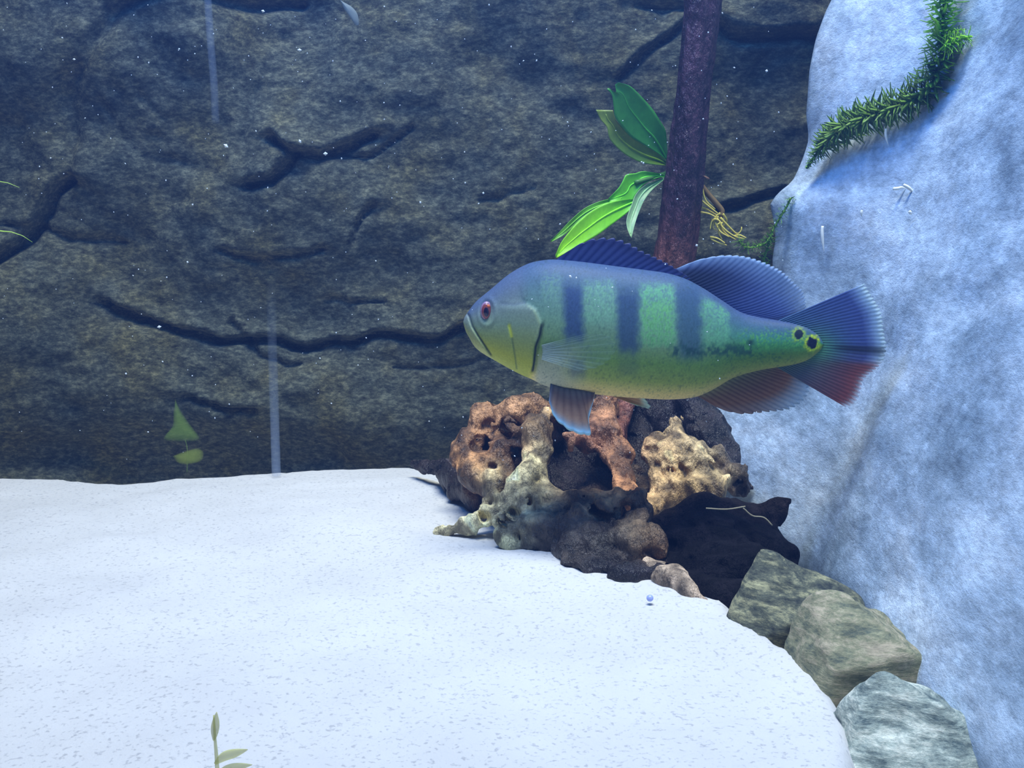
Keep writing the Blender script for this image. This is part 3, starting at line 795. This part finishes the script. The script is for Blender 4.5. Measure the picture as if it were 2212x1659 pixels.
def c_tail(U, V, ph, X, Y):
    blue = cmix([(0,(56,88,140)),(.5,(58,76,146)),(.82,(60,74,150)),(.91,(130,152,216)),(1,(196,214,252))], V)
    red = cmix([(0,(60,88,96)),(.35,(72,68,96)),(.7,(94,58,78)),(.92,(126,58,66)),(1,(190,150,180))], V)
    w = sstep(0.52, 0.68, U+0.10*V*0+0.02*np.sin(Y/5.0))[..., None]
    c = blue*(1-w)+red*w
    grn = (np.exp(-((U-0.52)/0.24)**2)*sstep(0.72, 0.25, V))[..., None]
    c = c*(1-0.8*grn)+np.array((62,128,100.))*0.8*grn
    yel = (np.exp(-((V-0.12)/0.2)**2)*np.exp(-((U-0.48)/0.18)**2))[..., None]
    c = c*(1-0.45*yel)+np.array((140,180,70.))*0.45*yel
    dk_ = (np.exp(-((U-0.50)/0.03)**2)*sstep(0.35, 0.6, V))[..., None]; c = c*(1-0.5*dk_)
    c = c + (ph[..., None]-0.5)*16
    a = 0.97-0.55*sstep(0.90, 1.0, V)-0.25*sstep(0.86, 0.98, V)*sstep(0.6, 0.85, U)
    return np.concatenate([np.clip(c, 4, 255), a[..., None]], -1)
fin('tail_fin', [(1672,697),(1690,715),(1706,735),(1710,750),(1704,765),(1690,780),(1676,791)],
    [(1868,613),(1884,640),(1903,672),(1909,712),(1915,748),(1910,775),(1895,795),(1868,818),(1858,850),(1846,871),(1828,880)], 34, c_tail, scallop=0.03, raycol=(1.2,1.2,1.2), rayr=1.0, th=2.4, per=4, yt=6, bow=0.0)
def c_anal(U, V, ph, X, Y):
    c = cmix([(0,(104,112,84)),(.12,(84,76,62)),(.4,(98,66,58)),(.62,(122,78,66)),(.76,(130,124,150)),(1,(150,172,226))], V)
    warm = sstep(0.5, 0.1, U)[..., None]
    c = c*(1-warm*0.7)+cmix([(0,(120,120,90)),(.3,(110,80,66)),(1,(120,72,60))], V)*warm*0.7
    c = c + (ph[..., None]-0.5)*34
    a = 0.96-0.45*sstep(0.66, 1.0, V)*sstep(0.25, 0.6, U)
    return np.concatenate([np.clip(c, 4, 255), a[..., None]], -1)
fin('anal_fin', [(1500,852),(1530,838),(1560,822),(1600,805),(1640,796),(1690,788)],
    [(1518,861),(1550,881),(1584,892),(1616,895),(1650,891),(1686,888),(1712,882),(1733,868),(1748,846),(1746,824),(1735,806),(1714,793)], 20, c_anal, skew=0.55, scallop=0.06, raycol=(1.15,1.15,1.15), rayr=1.1, th=1.2, yt=3, per=4)
def c_pelv(U, V, ph, X, Y):
    c = cmix([(0,(92,92,110)),(.3,(122,92,92)),(.7,(150,116,112)),(.84,(140,138,170)),(.93,(136,180,244)),(1,(170,206,255))], V)
    ed = sstep(0.12, 0.0, U)[..., None]; c = c*(1-ed*0.6)+np.array((92,106,160.))*ed*0.6
    c = c + (ph[..., None]-0.5)*18
    return np.concatenate([np.clip(c, 4, 255), np.full(U.shape+(1,), 0.97)], -1)
fin('pelvic_fin', [(1190,828),(1212,836),(1236,840),(1262,844),(1284,848)],
    [(1186,868),(1196,900),(1213,918),(1238,934),(1275,940),(1272,908),(1282,866)], 8, c_pelv, yb=-34, yt=-58, scallop=0.03, raycol=(1.2,1.15,1.1), rayr=1.4, label='brown fin with a pale blue tip')
def c_pelv2(U, V, ph, X, Y):
    c = cmix([(0,(150,110,84)),(.7,(160,124,100)),(.85,(170,180,190)),(1,(170,196,210))], V)
    c = c + (ph[..., None]-0.5)*24
    return np.concatenate([np.clip(c, 4, 255), np.full(U.shape+(1,), 0.97)], -1)
fin('pelvic_fin', [(1300,846),(1325,850),(1350,850)], [(1378,877),(1406,882),(1392,858)], 5, c_pelv2, yb=26, yt=10, scallop=0.05, raycol=(1.2,1.15,1.1), rayr=1.2, label='far side brown fin folded under the belly')
def c_pect(U, V, ph, X, Y):
    c = cmix([(0,(150,164,190)),(.6,(112,140,160)),(1,(100,130,140))], V) + (ph[..., None]-0.5)*30
    a = 0.34-0.27*sstep(0.05, 0.45, V) + 0.03*ph
    return np.concatenate([np.clip(c, 4, 255), a[..., None]], -1)
fin('pectoral_fin', [(1170,746),(1172,760),(1170,776)], [(1262,722),(1312,724),(1330,745),(1322,772),(1290,794),(1250,802)], 10, c_pect, yb=-76, yt=-96, th=1.0, scallop=0.04, raycol=(1.0,1.0,1.0), rayr=0.9, label='translucent grey fin behind the gill')
fin('pectoral_fin', [(1170,746),(1172,760),(1170,776)], [(1262,722),(1312,724),(1330,745),(1322,772),(1290,794),(1250,802)], 10, c_pect, yb=76, yt=100, th=1.0, scallop=0.04, raycol=(1.0,1.0,1.0), rayr=0.9, label='translucent grey fin behind the gill')

# ------------------------------------------------------------------ broad leaves on the trunk
def leaf(parent, edgeA, edgeB, Y0, Y1, col_tip, col_base, vein=1.12, notch=None, cup=4.0, nrow=40, ncol=13, name='leaf', side=None):
    A = resample(edgeA, nrow); B = resample(edgeB, nrow)
    vv = np.linspace(0, 1, nrow)[:, None]; uu = np.linspace(0, 1, ncol)[None, :]
    PX = A[:, 0:1]*(1-uu)+B[:, 0:1]*uu; PYl = A[:, 1:2]*(1-uu)+B[:, 1:2]*uu
    if notch is not None:
        un, wn, depth = notch
        k = np.exp(-((uu-un)/wn)**2)*np.clip(1-vv/0.25, 0, 1)
        d = np.stack([PX[12]-PX[0], PYl[12]-PYl[0]], -1); d /= np.linalg.norm(d, axis=1)[:, None]+1e-9
        PX = PX + k*depth*d[None, :, 0]; PYl = PYl + k*depth*d[None, :, 1]
    Y = Y0*(1-vv)+Y1*vv + 0*uu
    Y = Y + (cup*(1-(2*uu-1)**2) + 1.2*np.sin(vv*14+uu*3))*Y0/FPX
    base = Pn(PX, PYl, Y)
    th = 0.00045
    Fv = base.copy(); Fv[..., 1] -= th; Bv = base.copy(); Bv[..., 1] += th
    V = np.concatenate([Fv.reshape(-1, 3), Bv.reshape(-1, 3)]); m = nrow*ncol
    f = gridfaces(nrow, ncol); F = np.concatenate([f[:, ::-1], f+m]).tolist()
    for j in range(ncol-1):
        a = (nrow-1)*ncol+j; F.append([a, a+1, a+1+m, a+m][::-1]); F.append([j, j+1, j+1+m, j+m])
    for i in range(nrow-1):
        a = i*ncol; F.append([a, a+ncol, a+ncol+m, a+m][::-1]); a = i*ncol+ncol-1; F.append([a, a+ncol, a+ncol+m, a+m])
    c = np.array(col_tip, float)*(1-vv[..., None])+np.array(col_base, float)*vv[..., None] + 0*uu[..., None]
    ribs = np.exp(-((uu-0.5)/0.035)**2)*(vein-1) + 0.35*(vein-1)*np.maximum(0, np.sin((vv*9-np.abs(uu-0.5)*4)*2*math.pi))**6
    c = c*(1+ribs[..., None])
    if side is not None: c = c*(1-uu[..., None]) + np.array(side, float)*uu[..., None] if False else c
    cl = lin(np.clip(c, 0, 255).reshape(-1, 3))
    o = add(name, V, F, mLeaf, parent, colors=np.vstack([cl, cl]))
    # midrib
    mid_ = base[:, ncol//2, :].copy(); mid_[:, 1] -= th
    Vr, Fr = tube(mid_[2:], np.linspace(0.0003, 0.0011, nrow-2), 6)
    cr = lin(np.clip(c[2:, ncol//2]*1.05, 0, 255))
    add('midrib', Vr, Fr, mLeaf, o, colors=np.repeat(cr, 6, 0))
    return o
lp = empty('leafy_plant', P(1432, 360, .99)); tag(lp, 'bright green broad leaved plant growing from the dark trunk', 'plant')
LY = 0.972
leaf(lp, [(1311,192),(1322,207),(1326,235),(1329,254),(1345,277),(1364,297),(1392,314),(1420,331),(1440,345)],
     [(1336,178),(1361,186),(1384,207),(1409,235),(1426,261),(1437,280),(1440,300),(1441,320),(1442,345)], LY-0.008, LY+0.012, (66,138,54), (48,122,40), notch=(0.42, 0.16, 16))
leaf(lp, [(1287,237),(1297,258),(1311,275),(1317,300),(1336,322),(1359,339),(1392,353),(1440,358)],
     [(1324,238),(1330,258),(1350,282),(1370,300),(1398,316),(1420,328),(1432,338),(1440,350)], LY+0.006, LY+0.020, (116,134,56), (112,160,44))
leaf(lp, [(1314,429),(1336,406),(1346,389),(1353,377),(1373,374),(1389,370),(1420,374),(1440,380)],
     [(1316,437),(1336,437),(1361,440),(1372,423),(1387,402),(1406,390),(1424,383),(1440,383)], LY-0.004, LY+0.012, (100,190,30), (80,170,44))
leaf(lp, [(1189,520),(1213,496),(1232,476),(1261,451),(1289,437),(1314,430),(1340,424)],
     [(1190,523),(1218,508),(1236,493),(1254,478),(1284,460),(1322,445),(1345,432)], LY-0.016, LY, (112,170,40), (96,172,40), cup=2)
leaf(lp, [(1199,553),(1212,524),(1230,500),(1246,482),(1275,457),(1308,440),(1340,432),(1372,430)],
     [(1202,557),(1247,533),(1266,522),(1291,508),(1314,491),(1342,470),(1361,454),(1376,438)], LY-0.028, LY-0.004, (150,214,14), (104,196,24))
leaf(lp, [(1362,512),(1354,490),(1354,471),(1364,443),(1373,420),(1392,401),(1432,384)],
     [(1364,514),(1369,493),(1374,476),(1382,454),(1393,431),(1410,409),(1434,388)], LY-0.022, LY+0.008, (160,190,140), (96,140,90), cup=6)
st = resample([P(1372,395,LY+.004), P(1405,385,LY+.01), P(1445,372,LY+.02), P(1460,350,LY+.02), P(1458,320,LY+.03)], 20)
add('stem', *tube(st, 0.0022, 8), mLeaf, lp, colors=np.tile(lin((70,120,50)), (160, 1)))

# ------------------------------------------------------------------ root tuft beside the trunk
mRoot = plain('root_yellow', tuple(lin((206, 190, 84))), 0.6); mRhiz = plain('rhizome', tuple(lin((128, 104, 60))), 0.65)
rt = empty('root_tuft', P(1555, 470, .985)); tag(rt, 'ragged yellow brown plant roots hanging right of the dark trunk', 'roots')
def strand(parent, name, pts, Y, r, mat, n=20, sides=6, taper=0.3, dY=0.0):
    w = resample([P(x, y, Y+dY*i/len(pts)) for i, (x, y) in enumerate(pts)], n)
    return add(name, *tube(w, r*np.linspace(1, taper, n), sides), mat, parent)
strand(rt, 'rhizome', [(1514,400),(1530,420),(1548,440),(1560,456),(1556,468)], .985, 0.0026, mRhiz, taper=0.9)
for pts in ([(1516,402),(1524,432),(1545,452)],[(1512,430),(1530,445),(1552,462)],[(1510,445),(1530,454),(1550,466)],[(1512,458),(1532,462),(1548,470)],
            [(1556,460),(1545,470),(1540,490),(1548,498)],[(1552,468),(1538,478),(1534,496)],[(1548,470),(1562,492),(1586,510),(1608,516)],[(1556,470),(1575,490),(1592,505),(1601,498),(1602,490)],
            [(1545,480),(1556,500),(1575,512)],[(1552,485),(1568,505),(1590,518)],[(1534,512),(1550,515),(1566,525)],[(1536,516),(1552,524),(1570,530)],[(1560,480),(1552,500),(1560,518)],
            [(1562,462),(1570,478),(1560,492)],[(1586,510),(1598,508),(1612,514)],[(1538,476),(1548,474),(1556,480),(1548,486)]):
    strand(rt, 'rootlet', pts, .980, 0.0010, mRoot, 14, 6, 0.5, random.uniform(-0.012, 0.012))

# ------------------------------------------------------------------ waterweed
def whorl_mesh(name, col1, col2, length, width, n=7, droop=0.25, seed=0):
    rnd = random.Random(seed); V = []; F = []; Cc = []
    for k in range(n):
        a = 2*math.pi*k/n+rnd.uniform(-.25, .25); L = length*rnd.uniform(.8, 1.15); tl = rnd.uniform(-.5, .8)
        ca, sa = math.cos(a), math.sin(a); b0 = len(V)
        for i in range(5):
            t_ = i/4; r_ = L*t_*math.cos(tl*.6); z_ = L*(math.sin(tl)*t_ - droop*t_*t_)
            w_ = width*(0.6+1.0*t_)*(1-t_**3)+0.00004
            for s_, dz in ((-1, 0), (0, width*.35), (1, 0)):
                V.append((ca*r_-sa*w_*s_, sa*r_+ca*w_*s_, z_+dz)); mixv = t_*rnd.uniform(.7, 1.1)
                Cc.append([col1[q]*(1-mixv)+col2[q]*mixv for q in range(3)])
        for i in range(4):
            for s_ in range(2):
                a0 = b0+i*3+s_; F.append([a0, a0+1, a0+4, a0+3])
            a0 = b0+i*3; F.append([a0+2, a0, a0+3, a0+5])
    return new_mesh(name, V, F, mLeaf, True, np.clip(np.array(Cc), 0, 1))
def weed(name, label, pts, spacing, meshes, scale, stemcol, stemr, group=None):
    """pts: (px, py, Y, size, mesh index)"""
    w = np.array([P(x, y, Y) for x, y, Y, s_, mi in pts])
    attrs = np.array([(s_, mi) for x, y, Y, s_, mi in pts])
    n = 240; path = resample(np.hstack([w, attrs]), n)
    L = np.concatenate([[0], np.cumsum(np.linalg.norm(np.diff(path[:, :3], axis=0), axis=1))])
    root = empty(name, w[0]); tag(root, label, 'aquatic plant', group)
    sub = path[::4, :3]
    add('stem', *tube(sub, stemr, 6), mLeaf, root, colors=np.tile(lin(stemcol), (len(sub)*6, 1)))
    d = 0.0; rnd = random.Random(5)
    while d < L[-1]:
        p = np.array([np.interp(d, L, path[:, k]) for k in range(5)])
        i = min(np.searchsorted(L, d), n-2); tg = Vector(path[i+1, :3]-path[max(i-1, 0), :3]).normalized()
        me = meshes[int(np.clip(round(p[4]+rnd.uniform(-.2, .2)), 0, len(meshes)-1))]
        o = bpy.data.objects.new('leaf_whorl', me); COL.objects.link(o); o.parent = root
        o.location = Vector(p[:3])-root.location
        o.rotation_mode = 'QUATERNION'; o.rotation_quaternion = tg.to_track_quat('Z', 'Y') @ Matrix.Rotation(rnd.uniform(0, 6.28), 4, 'Z').to_quaternion()
        s_ = p[3]*scale*rnd.uniform(.85, 1.15); o.scale = (s_, s_, s_)
        d += spacing*(0.6+0.4*p[3])
    return root
gB = lambda c: tuple(lin(c))
wm = [whorl_mesh('whorl_dark', gB((80,116,40)), gB((112,148,58)), 0.0155, 0.0013, 13, 0.2, 1),
      whorl_mesh('whorl_mid', gB((78,130,36)), gB((116,168,52)), 0.0155, 0.0014, 12, 0.2, 2),
      whorl_mesh('whorl_bright', gB((100,176,30)), gB((160,220,60)), 0.0155, 0.0015, 11, 0.25, 3)]
def on_boulder(x, y, off): return hit(boulder_f, x, y, 0.35, 1.08, 0.98)-off
wp = [(2042,-60,.9,2),(2040,0,1.0,2),(2036,50,1.0,1.8),(2034,100,1.0,1.4),(2030,140,1.1,0.8),(2015,180,1.1,0.3),(1975,215,1.1,0),(1930,232,1.1,0),(1880,250,1.1,0),(1835,268,1.05,0),(1800,292,.9,0),(1775,318,.65,.3),(1752,350,.3,1.2),(1742,364,.14,2)]
yy = [on_boulder(x, max(y, 2), 0.022) for x, y, s_, mi in wp]
yy = np.convolve(np.concatenate([[yy[0]]*2, yy, [yy[-1]]*2]), np.ones(5)/5, 'valid')
weed('waterweed', 'dense green whorled waterweed strand drooping across the pale boulder', [(x, y, float(Y_), s_, mi) for (x, y, s_, mi), Y_ in zip(wp, yy)], 0.0034, wm, 1.0, (40,90,40), 0.0012)
wp2 = [(2040,98),(2062,92),(2082,82),(2098,78)]
Yb = float(yy[3])
weed('waterweed', 'short bright yellow green side shoot on the waterweed strand', [(x, y, Yb-0.012-0.002*i, 0.75, 2) for i, (x, y) in enumerate(wp2)], 0.0036, wm, 0.85, (90,150,40), 0.0009)
wp3 = [(1596,520),(1612,534),(1640,531),(1660,518),(1673,490),(1690,462),(1700,445),(1710,425)]
weed('waterweed', 'thin sparse green sprig curving from the roots to the boulder edge', [(x, y, .965, 0.5, 1.3) for x, y in wp3], 0.0058, wm, 0.72, (120,160,50), 0.0009)
wp4 = [(1664,515),(1658,532),(1652,556),(1648,580)]
weed('waterweed', 'small dim sprig hanging behind the rear dorsal fin', [(x, y, .968, 0.55, 0.6) for x, y in wp4], 0.0050, wm, 0.8, (96,140,46), 0.0009)

# ------------------------------------------------------------------ small things
mGrass = plain('blade_green', tuple(lin((190, 230, 90))), 0.5)
def blade(label, pts, Y, wpx, mat, cat='leaf', group=None, name='grass_blade', n=40):
    w = resample([P(x, y, Y) for x, y in pts], n); r = wpx*Y/FPX/2
    prof = np.clip(np.sin(np.linspace(0.9, math.pi*0.985, n)), 0.05, 1)
    V, F = tube(w, r*prof, 8)
    return tag(add(name, V, F, mat), label, cat, group)
blade('upper thin green blade tip at the left edge', [(-330,1150),(-310,900),(-260,640),(-190,450),(-110,392),(-50,386),(0,392),(20,396),(42,405)], .80, 13, mGrass, group='blade tips at the left edge')
blade('lower thin green blade tip at the left edge', [(-340,1150),(-320,950),(-280,720),(-210,545),(-120,486),(-50,488),(0,499),(30,502),(50,510),(70,523)], .78, 13, mGrass, group='blade tips at the left edge')

# foreground sprig near the viewer, bottom
mSoft = plain('soft_green', tuple(lin((214, 216, 120))), 0.6, alpha=0.5)
fg = empty('foreground_sprig', P(470, 1700, .44)); tag(fg, 'small yellow green sprig rising from the bottom edge over white sand', 'aquatic plant')
def soft_leaf(parent, pts, Y, wpx, mat, n=20):
    w = resample([P(x, y, Y) for x, y in pts], n); prof = np.sin(np.linspace(0.25, math.pi*0.97, n))
    V, F = tube(w, wpx*Y/FPX/2*prof, 10)
    c = V.mean(0); V[:, 1] = c[1]+(V[:, 1]-c[1])*0.35
    return add('leaf', V, F, mat, parent)
w = resample([P(468,1760,.44), P(470,1690,.44), P(468,1640,.44), P(464,1590,.44), P(462,1545,.44)], 24)
add('stem', *tube(w, np.linspace(0.0014, 0.0004, 24), 8), mSoft, fg)
soft_leaf(fg, [(462,1600),(464,1578),(466,1560),(468,1538)], .44, 20, mSoft)
soft_leaf(fg, [(464,1650),(485,1634),(510,1626),(535,1619)], .44, 24, mSoft)
soft_leaf(fg, [(470,1668),(495,1659),(520,1655),(545,1652)], .44, 20, mSoft)
soft_leaf(fg, [(470,1700),(440,1690),(420,1680)], .44, 22, mSoft)

# dim green shape low against the rock, made-up thin leaves stand in
mGhost = plain('pale_green', tuple(lin((112, 140, 62))), 0.8, alpha=0.34)
pl = empty('dim_green_shape', P(400, 1010, 1.06)); tag(pl, 'dim green pointed shape low against the rock wall', 'aquatic plant')
def flat_leaf(parent, outline, Y, th, mat, name='leaf', col=None, al=1.0):
    o_ = resample(outline+[outline[0]], 40)[:-1]; c = o_.mean(0)
    V = []; Cl = []; rings = [(1.0, 0.0), (0.8, .6), (0.5, .9), (0.12, 1.0)]
    for sg in (-1, 1):
        for s_, d in rings:
            pp = c+(o_-c)*s_; V.append(Pn(pp[:, 0], pp[:, 1], Y) + np.array([0, sg*th*d, 0]))
            if col is not None: Cl.append(np.tile([*lin(col), al*d], (len(o_), 1)))
    n = len(o_); R = len(rings); V = np.concatenate(V)
    F = gridfaces(R, n, True).tolist() + [[i+R*n for i in f][::-1] for f in gridfaces(R, n, True).tolist()]
    F.append([(R-1)*n+k for k in range(n)]); F.append([(2*R-1)*n+k for k in range(n)][::-1])
    return add(name, V, F, mat, parent, colors=np.concatenate(Cl) if Cl else None)
mThin = attr_mat('thin_green', 0.8, 0.1, alpha=True)
flat_leaf(pl, [(378,860),(390,885),(410,915),(432,945),(425,953),(380,954),(352,948),(372,920),(374,890)], 1.055, 0.003, mThin, col=(122, 152, 70), al=0.40)
flat_leaf(pl, [(372,985),(395,976),(425,968),(440,975),(436,995),(410,1003),(385,1001)], 1.05, 0.003, mThin, col=(140, 156, 70), al=0.46)
w = resample([P(400,950,1.056), P(404,965,1.055), P(405,985,1.053), P(404,1020,1.05)], 10)
add('stem', *tube(w, 0.0005, 6), mGhost, pl)

# faint vertical pale streaks; made-up clear tubes stand in for them
mStreak = attr_mat('faint_streak', 0.5, 0.2, alpha=True)
def streak_tube(label, pts, r, al):
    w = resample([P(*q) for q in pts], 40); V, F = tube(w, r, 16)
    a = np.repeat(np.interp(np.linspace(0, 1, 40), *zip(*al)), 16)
    return tag(add('pale_streak', V, F, mStreak, colors=np.hstack([np.tile(lin((170, 190, 220)), (640, 1)), a[:, None]])), label, 'tube', 'faint vertical streaks')
streak_tube('faint pale vertical streak rising from the sand before the rock wall', [(586,600,1.05),(587,700,1.05),(590,800,1.05),(593,900,1.05),(596,1000,1.045),(597,1026,1.04)], 0.0044, [(0,0),(.25,.03),(.6,.09),(.85,.15),(1,.15)])
streak_tube('faint pale vertical streak at the top left', [(446,-60,1.02),(449,0,1.02),(455,90,1.02),(462,180,1.02),(466,268,1.02)], 0.0034, [(0,.08),(.7,.07),(.97,.05),(1,0)])

# debris on the boulder and in the water
mPale = plain('pale_fragment', (0.95, 0.93, 0.80), 0.6)
def frag(label, pts, wpx, off=0.016, Y=None):
    wpx *= 1.4
    Yv = Y if Y else on_boulder(pts[0][0], pts[0][1], off)
    blade(label, pts, Yv, wpx, mPale, 'debris', 'pale fragments in the water', 'plant_fragment', 14)
frag('pale straight sliver, left one of the touching pair on the boulder', [(1929,408),(1940,407),(1948,405),(1957,408)], 5)
frag('pale curved sliver, right one of the touching pair on the boulder', [(1952,399),(1962,405),(1970,412),(1977,422)], 5)
frag('tiny pale speck below the touching pair of slivers', [(1964,456),(1967,460),(1970,464)], 5)
frag('tiny pale upright sliver left of the boulder slivers', [(1862,454),(1861,460),(1862,468)], 4)
frag('thin pale upright thread above the fish tail', [(1777,488),(1776,500),(1777,520),(1780,545)], 5)
frag('thin pale green thread hanging under the waterweed', [(1914,278),(1913,290),(1916,305),(1919,314)], 4)
tag(flat_leaf(None, [(735,0),(745,6),(760,15),(772,30),(775,52),(768,54),(757,40),(745,22)], 1.04, 0.002, plain('pale_scrap', tuple(lin((120, 132, 128))), 0.7, alpha=0.75), 'leaf_scrap'), 'pale grey scrap drifting at the top edge', 'debris')
tag(flat_leaf(None, [(1518,379),(1526,381),(1533,386),(1526,387)], .97, 0.0006, plain('brown_scrap', tuple(lin((130, 96, 70))), 0.7), 'leaf_scrap'), 'tiny brown scrap right of the dark trunk', 'debris')
mBub = plain('bubble_blue', tuple(lin((170, 184, 250))), 0.15)
def bubble(px, py, Y, r, label):
    c = P(px, py, Y); tag(add('bubble', *ellip(c, (r*Y/FPX,)*3, 16, 10), mBub), label, 'bubble')
bubble(1617, 1277, .672, 10, 'small bluish white bubble beside the banded stone')
bubble(1404, 1292, .688, 8, 'small bluish white bubble on the sand by the log')

# suspended specks
rnd = random.Random(12); V = []; F = []
def speck(px, py, Y, r):
    c = P(px, py, Y); s_ = r*Y/FPX; b0 = len(V); a = rnd.uniform(0, 3.14); st_ = rnd.uniform(1, 1.7)
    for d in ((1,0,0),(-1,0,0),(0,1,0),(0,-1,0),(0,0,1),(0,0,-1)):
        x_ = d[0]*st_; z_ = d[2]
        V.append((c[0]+s_*(x_*math.cos(a)-z_*math.sin(a)), c[1]+s_*d[1], c[2]+s_*(x_*math.sin(a)+z_*math.cos(a))))
    for f in ((0,2,4),(2,1,4),(1,3,4),(3,0,4),(2,0,5),(1,2,5),(3,1,5),(0,3,5)): F.append([b0+i for i in f])
for px, py, r in ((648,305,3),(703,332,4),(488,315,4),(1005,395,1.6),(1044,417,2.4),(344,706,3.2),(908,437,2.4),(405,566,2.4),(568,24,3),(647,108,3),(1656,153,3),(1530,70,2),(387,106,2),(1232,597,3),(1245,600,2),(272,807,2.4),(160,128,2),(416,442,2),(1505,530,3),(1390,352,2),(1519,257,2)):
    speck(px, py, rnd.uniform(.7, .95) if not 1200 < px < 1260 else .70, r)
for k in range(330):
    speck(rnd.uniform(0, 1700), rnd.uniform(0, 1000) if k % 4 else rnd.uniform(0, 500), rnd.uniform(.5, 1.02), rnd.choice((0.8, 0.9, 1.0, 1.2, 1.6)))
sp = add('suspended_specks', np.array(V), F, mSpeckle, smooth=False)
tag(sp, 'tiny white specks drifting in the water', 'particles', kind='stuff')
